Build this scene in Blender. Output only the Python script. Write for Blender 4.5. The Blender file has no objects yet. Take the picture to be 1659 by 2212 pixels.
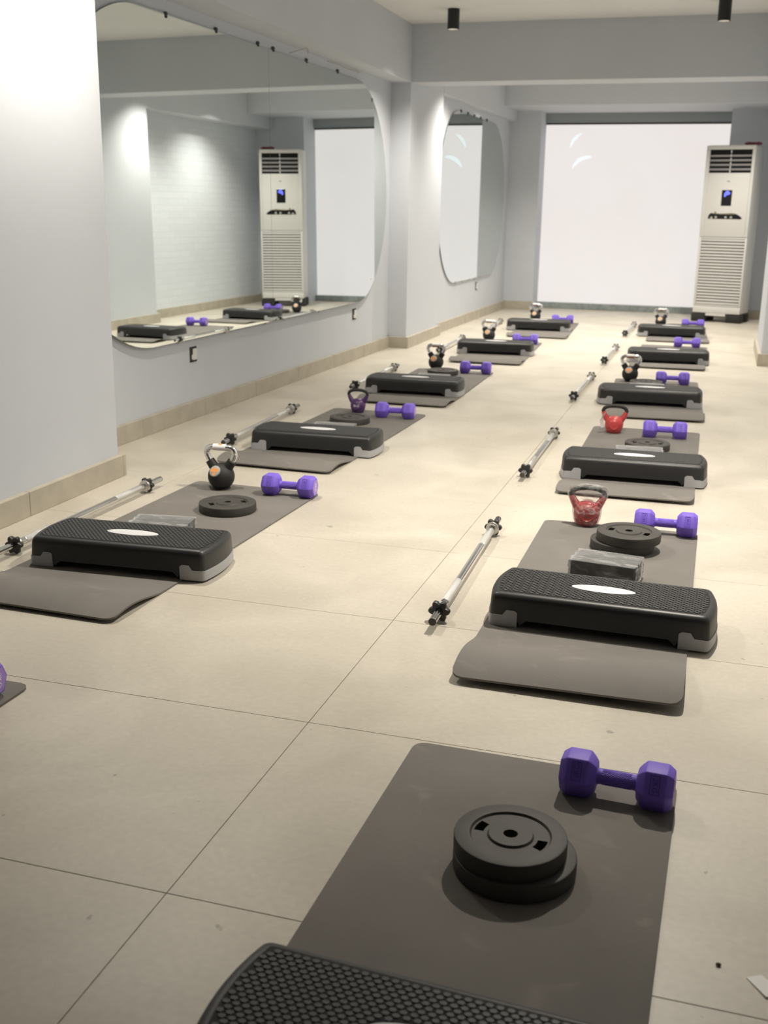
import bpy, bmesh, math, random
from mathutils import Matrix, Vector, noise
random.seed(7)
PI = math.pi
scene = bpy.context.scene
COL = scene.collection

# ------------------------------------------------------------------ camera
cam_d = bpy.data.cameras.new('camera')
cam = bpy.data.objects.new('camera', cam_d)
COL.objects.link(cam)
cam.matrix_world = (Matrix.Translation((0, 0, 1.2408)) @ Matrix.Rotation(0.2933, 4, 'Z')
                    @ Matrix.Rotation(PI / 2 - 0.2715, 4, 'X') @ Matrix.Rotation(0.0164, 4, 'Z'))
cam_d.sensor_fit = 'HORIZONTAL'
cam_d.sensor_width = 36.0
cam_d.lens = 36.0 * 2353.3 / 1659.0
cam_d.clip_start = 0.05
cam_d.dof.use_dof = True
cam_d.dof.focus_distance = 3.2
cam_d.dof.aperture_fstop = 6.5
scene.camera = cam

# ------------------------------------------------------------------ world, exposure
world = bpy.data.worlds.new('world')
scene.world = world
world.use_nodes = True
world.node_tree.nodes['Background'].inputs[0].default_value = (0.75, 0.85, 1.0, 1)
world.node_tree.nodes['Background'].inputs[1].default_value = 0.6
scene.view_settings.view_transform = 'Standard'
scene.view_settings.look = 'None'
scene.view_settings.gamma = 1.0
scene.view_settings.use_curve_mapping = False
scene.view_settings.exposure = 0.0
LAMP_POWER = 330.0
LAMP_COLOR = (1.0, 0.93, 0.82)
LAMP_ANGLE = 125
LAMP_BLEND = 0.9
WINDOW_STRENGTH = 1.0
WINDOW_COLOR = (0.80, 0.755, 0.735)
# downlights: (x, y); LAMP_DIM: how far each one is turned up
LAMP_DIM = [0.52, 0.56, 0.52, 1.14, 0.54, 0.54, 0.50, 0.50, 0.48]
LAMPS = [(-2.24, 9.1), (-0.18, 9.1), (-2.24, 4.0), (-0.18, 4.2), (-2.22, 11.0), (-0.15, 11.0), (-2.2, 12.6), (-0.12, 12.6), (-0.18, 6.6)]  # last entry is an unseen fill lamp, added to brighten the mid floor

# ------------------------------------------------------------------ materials
def mat(name, color, rough=0.6, metal=0.0, spec=0.5, nscale=None, namt=0.0, bump=0.0, bscale=200.0, coat=0.0, detail=6.0):
    m = bpy.data.materials.new(name)
    m.use_nodes = True
    nt = m.node_tree
    b = nt.nodes['Principled BSDF']
    b.inputs['Base Color'].default_value = (*color, 1)
    b.inputs['Roughness'].default_value = rough
    b.inputs['Metallic'].default_value = metal
    b.inputs['Specular IOR Level'].default_value = spec
    b.inputs['Coat Weight'].default_value = coat
    geo = nt.nodes.new('ShaderNodeNewGeometry')
    if nscale:
        n = nt.nodes.new('ShaderNodeTexNoise')
        n.inputs['Scale'].default_value = nscale
        n.inputs['Detail'].default_value = detail
        nt.links.new(geo.outputs['Position'], n.inputs['Vector'])
        r = nt.nodes.new('ShaderNodeMapRange')
        r.inputs['From Min'].default_value = 0.3
        r.inputs['From Max'].default_value = 0.7
        r.inputs['To Min'].default_value = 1 - namt
        r.inputs['To Max'].default_value = 1 + namt
        nt.links.new(n.outputs['Fac'], r.inputs['Value'])
        mx = nt.nodes.new('ShaderNodeMix')
        mx.data_type = 'RGBA'
        mx.blend_type = 'MULTIPLY'
        mx.inputs['Factor'].default_value = 1.0
        mx.inputs['A'].default_value = (*color, 1)
        nt.links.new(r.outputs['Result'], mx.inputs['B'])
        nt.links.new(mx.outputs['Result'], b.inputs['Base Color'])
    if bump:
        n2 = nt.nodes.new('ShaderNodeTexNoise')
        n2.inputs['Scale'].default_value = bscale
        n2.inputs['Detail'].default_value = 3.0
        nt.links.new(geo.outputs['Position'], n2.inputs['Vector'])
        bp = nt.nodes.new('ShaderNodeBump')
        bp.inputs['Strength'].default_value = bump
        bp.inputs['Distance'].default_value = 0.002
        nt.links.new(n2.outputs['Fac'], bp.inputs['Height'])
        nt.links.new(bp.outputs['Normal'], b.inputs['Normal'])
    return m

def emis(name, color, strength):
    m = bpy.data.materials.new(name)
    m.use_nodes = True
    nt = m.node_tree
    b = nt.nodes['Principled BSDF']
    b.inputs['Base Color'].default_value = (*color, 1)
    b.inputs['Emission Color'].default_value = (*color, 1)
    b.inputs['Emission Strength'].default_value = strength
    return m

M = {}
M['wall'] = mat('painted_plaster', (0.575, 0.602, 0.645), 0.75, spec=0.25, nscale=1.6, namt=0.025, bump=0.12, bscale=25)
M['ceiling'] = mat('ceiling_paint', (0.76, 0.76, 0.75), 0.85, spec=0.2, nscale=2.0, namt=0.02)
M['grout'] = mat('grout', (0.40, 0.32, 0.235), 0.9, spec=0.1, nscale=30, namt=0.25)
M['skirting'] = mat('skirting_tile_stone', (0.44, 0.40, 0.325), 0.5, spec=0.35, nscale=9, namt=0.10, detail=9)
M['skirting_top'] = mat('skirting_top_edge', (0.66, 0.62, 0.54), 0.6, spec=0.3)
M['mat'] = mat('exercise_mat_foam', (0.172, 0.160, 0.146), 0.8, spec=0.25, nscale=3.5, namt=0.09, bump=0.35, bscale=420)
M['black_plastic'] = mat('black_plastic', (0.018, 0.018, 0.018), 0.42, spec=0.5, bump=0.08, bscale=900)
M['tread'] = mat('tread_rubber', (0.040, 0.040, 0.040), 0.5, spec=0.5)
M['tread_base'] = mat('tread_groove', (0.016, 0.016, 0.016), 0.7, spec=0.3)
M['riser'] = mat('grey_plastic', (0.36, 0.36, 0.37), 0.42, spec=0.4)
M['badge'] = mat('badge_plastic', (0.66, 0.66, 0.67), 0.4, spec=0.5)
M['purple'] = mat('purple_vinyl', (0.175, 0.105, 0.58), 0.48, spec=0.4, bump=0.25, bscale=700)
M['purple_dark'] = mat('purple_vinyl_embossed', (0.10, 0.055, 0.36), 0.55, spec=0.35)
M['purple_light'] = mat('purple_sticker', (0.33, 0.21, 0.60), 0.4, spec=0.4)
M['white_print'] = mat('white_print', (0.80, 0.78, 0.82), 0.5)
M['rubber'] = mat('black_rubber', (0.022, 0.021, 0.020), 0.62, spec=0.4, nscale=14, namt=0.18, bump=0.12, bscale=300)
M['plate'] = mat('weight_plate_coating', (0.052, 0.048, 0.043), 0.58, spec=0.4, nscale=14, namt=0.14, bump=0.12, bscale=300)
M['chrome'] = mat('chrome', (0.80, 0.80, 0.79), 0.13, metal=1.0)
M['knurl'] = mat('knurled_steel', (0.72, 0.72, 0.70), 0.32, metal=1.0, bump=0.8, bscale=1500)
M['steel'] = mat('dull_steel', (0.62, 0.60, 0.57), 0.35, metal=1.0)
M['kb_purple'] = mat('plum_vinyl', (0.085, 0.035, 0.125), 0.32, spec=0.5)
M['kb_red'] = mat('red_vinyl', (0.50, 0.06, 0.06), 0.32, spec=0.5)
M['orange'] = mat('orange_print', (0.85, 0.34, 0.10), 0.45)
M['brown_print'] = mat('brown_print', (0.30, 0.10, 0.05), 0.45)
M['paper'] = mat('paper_label', (0.80, 0.79, 0.77), 0.55)
M['silver_print'] = mat('silver_print', (0.40, 0.40, 0.36), 0.45)
M['foam'] = mat('foam_block', (0.022, 0.022, 0.022), 0.75, spec=0.3)
M['ac_white'] = mat('appliance_white', (0.64, 0.63, 0.61), 0.4, spec=0.4)
M['ac_grey'] = mat('louver_grey', (0.30, 0.29, 0.30), 0.5)
M['dark'] = mat('dark_cavity', (0.010, 0.010, 0.010), 0.8, spec=0.2)
M['ac_slot'] = mat('intake_shade', (0.20, 0.19, 0.185), 0.7, spec=0.2)
M['lamp_black'] = mat('lamp_black', (0.010, 0.010, 0.010), 0.45)
M['lamp_inner'] = mat('lamp_reflector', (0.75, 0.72, 0.66), 0.3, metal=0.6)
M['lamp_glow'] = emis('lamp_glow', (1.0, 0.92, 0.80), 6.0)
M['screen_blue'] = emis('screen_blue', (0.13, 0.16, 0.90), 1.0)
M['screen_dark'] = mat('screen_dark', (0.012, 0.012, 0.014), 0.2)
M['gold'] = mat('gold_print', (0.33, 0.27, 0.13), 0.5)
M['sill'] = mat('sill_stone', (0.30, 0.34, 0.34), 0.4, nscale=20, namt=0.2)
M['header'] = mat('window_header_paint', (0.30, 0.33, 0.34), 0.6)
M['gap'] = mat('header_gap', (0.07, 0.08, 0.08), 0.7)
M['sock_black'] = mat('socket_box_black', (0.02, 0.02, 0.02), 0.6)
M['sock_white'] = mat('socket_white', (0.70, 0.68, 0.64), 0.5)
M['wire'] = mat('wire_beige', (0.42, 0.37, 0.31), 0.6)
M['stone'] = mat('pebble', (0.10, 0.075, 0.055), 0.8)
M['red_item'] = mat('dark_red_cloth', (0.20, 0.05, 0.07), 0.8)

# pale dust smears on the mats
nt = M['mat'].node_tree; bs = nt.nodes['Principled BSDF']; src = bs.inputs['Base Color'].links[0].from_socket
g_ = nt.nodes.new('ShaderNodeNewGeometry'); n_ = nt.nodes.new('ShaderNodeTexNoise')
n_.inputs['Scale'].default_value = 6.5; n_.inputs['Detail'].default_value = 5; n_.inputs['Distortion'].default_value = 1.2
r_ = nt.nodes.new('ShaderNodeMapRange'); r_.inputs['From Min'].default_value = 0.60; r_.inputs['From Max'].default_value = 0.74; r_.inputs['To Max'].default_value = 0.45
x_ = nt.nodes.new('ShaderNodeMix'); x_.data_type = 'RGBA'; x_.inputs['B'].default_value = (0.27, 0.25, 0.22, 1)
nt.links.new(g_.outputs['Position'], n_.inputs['Vector']); nt.links.new(n_.outputs['Fac'], r_.inputs['Value'])
nt.links.new(r_.outputs['Result'], x_.inputs['Factor']); nt.links.new(src, x_.inputs['A']); nt.links.new(x_.outputs['Result'], bs.inputs['Base Color'])

# mirror glass
mm = bpy.data.materials.new('mirror_glass'); mm.use_nodes = True
b = mm.node_tree.nodes['Principled BSDF']
b.inputs['Base Color'].default_value = (0.80, 0.845, 0.83, 1)
b.inputs['Metallic'].default_value = 1.0
b.inputs['Roughness'].default_value = 0.0
M['mirror'] = mm
M['mirror_edge'] = mat('mirror_edge', (0.12, 0.16, 0.15), 0.3)

# clear shrink film
def film(name, lo, hi, scale):
    m = bpy.data.materials.new(name); m.use_nodes = True
    nt = m.node_tree
    for n in list(nt.nodes): nt.nodes.remove(n)
    out = nt.nodes.new('ShaderNodeOutputMaterial')
    tr = nt.nodes.new('ShaderNodeBsdfTransparent')
    gl = nt.nodes.new('ShaderNodeBsdfPrincipled')
    gl.inputs['Base Color'].default_value = (0.75, 0.75, 0.74, 1)
    gl.inputs['Roughness'].default_value = 0.16
    gl.inputs['Specular IOR Level'].default_value = 0.9
    mix = nt.nodes.new('ShaderNodeMixShader')
    geo = nt.nodes.new('ShaderNodeTexCoord')
    mp = nt.nodes.new('ShaderNodeMapping')
    mp.inputs['Scale'].default_value = (1.0, 2.6, 1.6)
    no = nt.nodes.new('ShaderNodeTexNoise')
    no.inputs['Scale'].default_value = scale
    no.inputs['Detail'].default_value = 5
    no.inputs['Distortion'].default_value = 1.4
    nt.links.new(geo.outputs['Object'], mp.inputs['Vector'])
    nt.links.new(mp.outputs['Vector'], no.inputs['Vector'])
    r = nt.nodes.new('ShaderNodeMapRange')
    r.inputs['From Min'].default_value = 0.46
    r.inputs['From Max'].default_value = 0.68
    r.inputs['To Min'].default_value = lo
    r.inputs['To Max'].default_value = hi
    nt.links.new(no.outputs['Fac'], r.inputs['Value'])
    bp = nt.nodes.new('ShaderNodeBump')
    bp.inputs['Strength'].default_value = 0.6
    bp.inputs['Distance'].default_value = 0.004
    nt.links.new(no.outputs['Fac'], bp.inputs['Height'])
    nt.links.new(bp.outputs['Normal'], gl.inputs['Normal'])
    lw = nt.nodes.new('ShaderNodeLayerWeight'); lw.inputs['Blend'].default_value = 0.30
    ad = nt.nodes.new('ShaderNodeMath'); ad.operation = 'MULTIPLY_ADD'; ad.use_clamp = True
    ad.inputs[1].default_value = 0.55
    nt.links.new(lw.outputs['Fresnel'], ad.inputs[0]); nt.links.new(r.outputs['Result'], ad.inputs[2])
    nt.links.new(ad.outputs[0], mix.inputs['Fac'])
    nt.links.new(tr.outputs[0], mix.inputs[1])
    nt.links.new(gl.outputs[0], mix.inputs[2])
    nt.links.new(mix.outputs[0], out.inputs['Surface'])
    return m
M['film'] = film('clear_shrink_film', 0.10, 0.34, 13)
M['film_light'] = film('clear_shrink_film_thin', 0.03, 0.34, 30)

# floor tile: warm beige porcelain with cloudy patches, flecks and faint streaks
def tile_material():
    m = bpy.data.materials.new('floor_tile_porcelain'); m.use_nodes = True
    nt = m.node_tree
    b = nt.nodes['Principled BSDF']
    geo = nt.nodes.new('ShaderNodeNewGeometry')
    def noi(scale, det, dist=0.0):
        n = nt.nodes.new('ShaderNodeTexNoise')
        n.inputs['Scale'].default_value = scale
        n.inputs['Detail'].default_value = det
        n.inputs['Distortion'].default_value = dist
        nt.links.new(geo.outputs['Position'], n.inputs['Vector'])
        return n
    big = noi(2.2, 8, 0.6); fine = noi(60, 4); fleck = noi(22, 2)
    cr = nt.nodes.new('ShaderNodeValToRGB')
    e = cr.color_ramp.elements
    e[0].position = 0.32; e[0].color = (0.450, 0.412, 0.342, 1)
    e[1].position = 0.68; e[1].color = (0.565, 0.522, 0.440, 1)
    nt.links.new(big.outputs['Fac'], cr.inputs['Fac'])
    r = nt.nodes.new('ShaderNodeMapRange')
    r.inputs['From Min'].default_value = 0.3; r.inputs['From Max'].default_value = 0.7
    r.inputs['To Min'].default_value = 0.95; r.inputs['To Max'].default_value = 1.05
    nt.links.new(fine.outputs['Fac'], r.inputs['Value'])
    f2 = nt.nodes.new('ShaderNodeMapRange')
    f2.inputs['From Min'].default_value = 0.235; f2.inputs['From Max'].default_value = 0.265
    f2.inputs['To Min'].default_value = 0.62; f2.inputs['To Max'].default_value = 1.0
    nt.links.new(fleck.outputs['Fac'], f2.inputs['Value'])
    mu = nt.nodes.new('ShaderNodeMath'); mu.operation = 'MULTIPLY'
    nt.links.new(r.outputs['Result'], mu.inputs[0]); nt.links.new(f2.outputs['Result'], mu.inputs[1])
    mx = nt.nodes.new('ShaderNodeMix'); mx.data_type = 'RGBA'; mx.blend_type = 'MULTIPLY'
    mx.inputs['Factor'].default_value = 1.0
    nt.links.new(cr.outputs['Color'], mx.inputs['A']); nt.links.new(mu.outputs[0], mx.inputs['B'])
    nt.links.new(mx.outputs['Result'], b.inputs['Base Color'])
    b.inputs['Roughness'].default_value = 0.42
    b.inputs['Specular IOR Level'].default_value = 0.5
    return m
M['tile'] = tile_material()

# white-painted brick of the recessed wall on the far side
def brick_material():
    m = bpy.data.materials.new('painted_brick'); m.use_nodes = True
    nt = m.node_tree
    b = nt.nodes['Principled BSDF']
    tc = nt.nodes.new('ShaderNodeNewGeometry')
    sp = nt.nodes.new('ShaderNodeSeparateXYZ'); cb = nt.nodes.new('ShaderNodeCombineXYZ')
    nt.links.new(tc.outputs['Position'], sp.inputs[0])
    nt.links.new(sp.outputs['Y'], cb.inputs['X']); nt.links.new(sp.outputs['Z'], cb.inputs['Y'])
    br = nt.nodes.new('ShaderNodeTexBrick')
    br.inputs['Color1'].default_value = (0.70, 0.735, 0.78, 1)
    br.inputs['Color2'].default_value = (0.67, 0.705, 0.75, 1)
    br.inputs['Mortar'].default_value = (0.645, 0.68, 0.725, 1)
    br.inputs['Scale'].default_value = 1.0
    br.inputs['Brick Width'].default_value = 0.23
    br.inputs['Row Height'].default_value = 0.076
    br.inputs['Mortar Size'].default_value = 0.006
    nt.links.new(cb.outputs[0], br.inputs['Vector'])
    nt.links.new(br.outputs['Color'], b.inputs['Base Color'])
    bp = nt.nodes.new('ShaderNodeBump'); bp.invert = True
    bp.inputs['Distance'].default_value = 0.005; bp.inputs['Strength'].default_value = 0.4
    nt.links.new(br.outputs['Fac'], bp.inputs['Height'])
    nt.links.new(bp.outputs['Normal'], b.inputs['Normal'])
    b.inputs['Roughness'].default_value = 0.7
    return m
M['brick'] = brick_material()

# glass covered by a white film, lit from outside by daylight; two scraped arcs and a film seam
def window_material():
    m = bpy.data.materials.new('filmed_window_glass'); m.use_nodes = True
    nt = m.node_tree
    b = nt.nodes['Principled BSDF']
    geo = nt.nodes.new('ShaderNodeNewGeometry')
    n = nt.nodes.new('ShaderNodeTexNoise'); n.inputs['Scale'].default_value = 1.3; n.inputs['Detail'].default_value = 7
    nt.links.new(geo.outputs['Position'], n.inputs['Vector'])
    cr = nt.nodes.new('ShaderNodeValToRGB')
    e = cr.color_ramp.elements
    e[0].position = 0.3; e[0].color = (WINDOW_COLOR[0] * 0.97, WINDOW_COLOR[1] * 0.96, WINDOW_COLOR[2] * 0.95, 1)
    e[1].position = 0.7; e[1].color = (*WINDOW_COLOR, 1)
    nt.links.new(n.outputs['Fac'], cr.inputs['Fac'])
    b.inputs['Base Color'].default_value = (0.12, 0.12, 0.12, 1)
    b.inputs['Roughness'].default_value = 0.5
    nt.links.new(cr.outputs['Color'], b.inputs['Emission Color'])
    b.inputs['Emission Strength'].default_value = WINDOW_STRENGTH
    return m
M['window'] = window_material()
M['scrape'] = emis('scraped_glass', (0.66, 0.75, 0.79), 0.95)

# ------------------------------------------------------------------ mesh helpers
def new_mesh(name, bm, m, smooth=None):
    bmesh.ops.recalc_face_normals(bm, faces=bm.faces)
    me = bpy.data.meshes.new(name)
    bm.to_mesh(me); bm.free()
    if smooth is not None:
        for p in me.polygons: p.use_smooth = True
        me.set_sharp_from_angle(angle=math.radians(smooth))
    for mm_ in (m if isinstance(m, (list, tuple)) else [m]):
        me.materials.append(M[mm_])
    return me

def link(name, me, parent=None, loc=None, rot=None):
    o = bpy.data.objects.new(name, me)
    COL.objects.link(o)
    if parent: o.parent = parent
    if loc: o.location = loc
    if rot: o.rotation_euler = rot
    return o

def part(name, bm, m, parent=None, smooth=None):
    return link(name, new_mesh(name, bm, m, smooth), parent)

def tag(o, label, cat, group=None):
    o['label'] = label; o['category'] = cat
    if group: o['group'] = group
    return o

def thing(name, label, cat, loc=(0, 0, 0), rz=0.0, group=None):
    o = bpy.data.objects.new(name, None)
    COL.objects.link(o)
    o.empty_display_size = 0.05
    o.location = loc; o.rotation_euler = (0, 0, rz)
    return tag(o, label, cat, group)

def struct(o, label):
    o['kind'] = 'structure'; o['label'] = label
    return o

def add_box(bm, x0, x1, y0, y1, z0, z1, bev=0.0, seg=2):
    vs = [bm.verts.new((x, y, z)) for z in (z0, z1) for (x, y) in ((x0, y0), (x1, y0), (x1, y1), (x0, y1))]
    fs = [bm.faces.new([vs[i] for i in f]) for f in ((0, 3, 2, 1), (4, 5, 6, 7), (0, 1, 5, 4), (1, 2, 6, 5), (2, 3, 7, 6), (3, 0, 4, 7))]
    if bev:
        es = set(e for f in fs for e in f.edges)
        bmesh.ops.bevel(bm, geom=list(es), offset=bev, segments=seg, affect='EDGES', profile=0.5)
    return bm

def box(x0, x1, y0, y1, z0, z1, bev=0.0, seg=2):
    return add_box(bmesh.new(), x0, x1, y0, y1, z0, z1, bev, seg)

def prism(foot, z0, z1):
    bm = bmesh.new()
    lo = [bm.verts.new((x, y, z0)) for x, y in foot]; hi = [bm.verts.new((x, y, z1)) for x, y in foot]
    n = len(foot)
    bm.faces.new(lo[::-1]); bm.faces.new(hi)
    for i in range(n): bm.faces.new((lo[i], lo[(i + 1) % n], hi[(i + 1) % n], hi[i]))
    return bm

def loft(bm, loops, close_u=True, cap0=True, cap1=True):
    rows = [[bm.verts.new(p) for p in lp] for lp in loops]
    n = len(rows[0])
    for a, b_ in zip(rows, rows[1:]):
        for i in range(n if close_u else n - 1):
            j = (i + 1) % n
            bm.faces.new((a[i], a[j], b_[j], b_[i]))
    if cap0: bm.faces.new(rows[0][::-1])
    if cap1: bm.faces.new(rows[-1])
    return rows

def lathe(bm, prof, seg=32, mtx=None, cap0=True, cap1=True):
    mtx = mtx or Matrix()
    loops = [[mtx @ Vector((r * math.cos(2 * PI * i / seg), r * math.sin(2 * PI * i / seg), z)) for i in range(seg)] for r, z in prof]
    return loft(bm, loops, True, cap0, cap1)

def frame_z(d):
    d = Vector(d).normalized()
    return d.to_track_quat('Z', 'Y').to_matrix().to_4x4()

def cyl(bm, p0, p1, r0, r1=None, seg=20):
    p0 = Vector(p0); p1 = Vector(p1); r1 = r0 if r1 is None else r1
    mtx = Matrix.Translation(p0) @ frame_z(p1 - p0)
    lathe(bm, [(r0, 0), (r1, (p1 - p0).length)], seg, mtx)

def tube(bm, pts, r, seg=12, rs=None):
    pts = [Vector(p) for p in pts]
    loops = []
    up = Vector((0, 1, 0))
    for i, p in enumerate(pts):
        d = (pts[min(i + 1, len(pts) - 1)] - pts[max(i - 1, 0)]).normalized()
        u = (up - d * up.dot(d))
        if u.length < 1e-3: u = Vector((1, 0, 0)) - d * d.x
        u.normalize(); v = d.cross(u)
        rr = rs[i] if rs else r
        loops.append([p + (u * math.cos(2 * PI * k / seg) + v * math.sin(2 * PI * k / seg)) * rr for k in range(seg)])
    loft(bm, loops)

def smooth_path(pts, n=6):
    pts = [Vector(p) for p in pts]; out = []
    for i in range(len(pts) - 1):
        p0 = pts[max(i - 1, 0)]; p1 = pts[i]; p2 = pts[i + 1]; p3 = pts[min(i + 2, len(pts) - 1)]
        for k in range(n):
            t = k / n
            out.append(0.5 * ((2 * p1) + (p2 - p0) * t + (2 * p0 - 5 * p1 + 4 * p2 - p3) * t * t + (3 * p1 - p0 - 3 * p2 + p3) * t ** 3))
    out.append(pts[-1]); return out

def text_mesh(txt, size, extrude, m):
    cu = bpy.data.curves.new('lettering', 'FONT')
    cu.body = txt; cu.size = size; cu.extrude = extrude; cu.align_x = 'CENTER'; cu.align_y = 'CENTER'
    cu.resolution_u = 2
    o = bpy.data.objects.new('lettering', cu); COL.objects.link(o)
    dg = bpy.context.evaluated_depsgraph_get()
    me = bpy.data.meshes.new_from_object(o.evaluated_get(dg))
    bpy.data.objects.remove(o); bpy.data.curves.remove(cu)
    me.materials.clear(); me.materials.append(M[m])
    return me

def basis(x, y, z, loc):
    m = Matrix((x, y, z)).transposed().to_4x4(); m.translation = Vector(loc); return m

def copy_tree(o, parent=None, children=None):
    c = o.copy(); COL.objects.link(c)
    if parent: c.parent = parent; c.matrix_parent_inverse = o.matrix_parent_inverse.copy()
    for ch in children_of.get(o.name, []): copy_tree(ch, c)
    return c
children_of = {}
def index_children(root):
    kids = [o for o in bpy.data.objects if o.parent == root]
    children_of[root.name] = kids
    for k in kids: index_children(k)

# ------------------------------------------------------------------ the room
H = 2.77; BZ = 2.303
# floor slab + tiles 1.487 x 0.7435 with narrow joints
floor = struct(part('floor', box(-3.9, 2.1, -3.7, 15.1, -0.12, -0.003), 'grout'), 'beige stone-look tiled floor with thin brown joints')
TX, TY = 1.487, 0.7435
tile_me = new_mesh('tile', box(0.0009, TX - 0.0009, 0.0009, TY - 0.0009, -0.0025, 0.0, 0.0005, 1), 'tile')
for i in range(-2, 2):
    for j in range(-7, 18):
        link('tile', tile_me, floor, (-0.891 + i * TX, 1.582 + j * TY, 0))
struct(part('ceiling', box(-3.6, 1.1, -3.7, 15.1, H, H + 0.1), 'ceiling'), 'plain off-white painted ceiling')

def wx1(y): return -3.116 + 0.0180 * y       # mirror wall, first bay
def wx2(y): return -3.02 + 0.018 * y       # mirror wall, second bay
PX1, PX2, RX, RW = -2.66, -2.76, 0.36, 0.62
PY1 = 4.445; PY2a, PY2b = 9.745, 10.91; PRa, PRb = 9.83, 11.13; EY = 14.40; GY = 14.80
walls = [
    ('wall_left', prism([(wx1(4.4), 4.4), (wx1(9.8), 9.8), (-3.4, 9.8), (-3.4, 4.4)], 0, H), 'wall', 'pale grey plaster wall behind the long double mirror'),
    ('wall_left_pillar', box(-3.4, PX1, 3.2, PY1, 0, H), 'wall', 'broad pale plaster pillar washed by a ceiling downlight'),
    ('wall_left_pillar', box(-3.4, PX2, PY2a, PY2b, 0, H), 'wall', 'pale plaster pillar between the two mirrors'),
    ('wall_left', prism([(wx2(10.8), 10.8), (wx2(14.6), 14.6), (-3.4, 14.6), (-3.4, 10.8)], 0, H), 'wall', 'pale grey plaster wall behind the smaller mirror by the window'),
    ('wall_left', box(-3.4, -3.05, -3.6, 3.3, 0, H), 'wall', 'pale grey plaster wall beside the broad pillar'),
    ('wall_end', box(-3.2, -2.37, EY, 15.0, 0, 2.6), 'wall', 'grey plaster wall strip beside the window, towards the mirrors'),
    ('wall_end', box(-0.09, 1.0, EY, 15.0, 0, 2.6), 'wall', 'dark grey plaster wall behind the air conditioner'),
    ('wall_right_pillar', box(RX, 1.0, PRa, PRb, 0, H), 'wall', 'grey plaster pillar opposite the two mirrors'),
    ('wall_right', box(RW, 1.0, PRb - 0.1, 14.6, 0, H), 'brick', 'white painted brick wall beside the air conditioner'),
    ('wall_right', box(RW, 1.0, 4.3, PRa + 0.1, 0, H), 'wall', 'pale plaster wall facing the long mirror'),
    ('wall_right_pillar', box(0.44, 1.0, 3.2, 4.445, 0, H), 'wall', 'plaster pillar opposite the broad pillar'),
    ('wall_right', box(RW, 1.0, -3.6, 3.3, 0, H), 'wall', 'pale plaster wall on the far side from the broad pillar'),
    ('wall_back', box(-3.4, 1.0, -3.7, -3.5, 0, H), 'wall', 'plain plaster wall opposite the window'),
    ('trim_1', box(PX2, 1.0, PY2a, 10.09, BZ, H), 'wall', 'deep grey ceiling beam crossing the room'),
    ('trim_2', box(-3.4, PX2, PY1, PY2a, BZ, H), 'wall', 'ceiling beam running above the long mirror'),
    ('trim_3', prism([(PX2 + 0.003, PY2b), (-2.67, 14.5), (-3.4, 14.5), (-3.4, PY2b)], 2.325, H), 'wall', 'ceiling beam running above the smaller mirror'),
    ('trim_4', box(RX, 1.0, PY1, PRa, BZ, H), 'wall', 'ceiling beam along the wall facing the long mirror'),
    ('trim_5', box(RX, 1.0, PRb, 14.5, BZ, H), 'wall', 'ceiling beam above the painted brick wall'),
    ('trim_6', box(-3.4, 1.0, 13.62, 15.1, 2.45, H), 'wall', 'dropped ceiling beam in front of the window'),
]
for nm, bm, m, lab in walls:
    struct(part(nm, bm, m), lab)

# window: film-covered glass, header, dark gap and stone sill
win = bpy.data.objects.new('window_1', None); COL.objects.link(win)
struct(win, 'large shop window covered with translucent white film')
part('glass', box(-2.37, -0.09, GY, GY + 0.012, 0.075, 2.325), 'window', win)
part('header', box(-2.37, -0.09, GY - 0.05, GY + 0.15, 2.335, 2.47), 'header', win)
part('header_gap', box(-2.37, -0.09, GY - 0.03, GY + 0.1, 2.312, 2.338), 'gap', win)
part('sill', box(-2.36, -0.09, GY - 0.07, GY + 0.15, 0.0, 0.078, 0.006), 'sill', win)
def arc_decal(cx, cz, r, a0, a1, w):
    bm = bmesh.new(); n = 14; lo = []; hi = []
    for k in range(n + 1):
        t = k / n; a = math.radians(a0 + (a1 - a0) * t); ww = w * math.sin(PI * min(1, t * 1.0 + 0.02)) ** 0.7 + 0.002
        lo.append(bm.verts.new((cx + (r - ww) * math.cos(a), GY - 0.002, cz + (r - ww) * math.sin(a))))
        hi.append(bm.verts.new((cx + (r + ww) * math.cos(a), GY - 0.002, cz + (r + ww) * math.sin(a))))
    for k in range(n): bm.faces.new((lo[k], lo[k + 1], hi[k + 1], hi[k]))
    return bm
part('scraped_mark', arc_decal(-1.83, 2.00, 0.22, 112, 172, 0.016), 'scrape', win)
part('scraped_mark', arc_decal(-1.80, 1.70, 0.22, 82, 158, 0.022), 'scrape', win)

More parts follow.
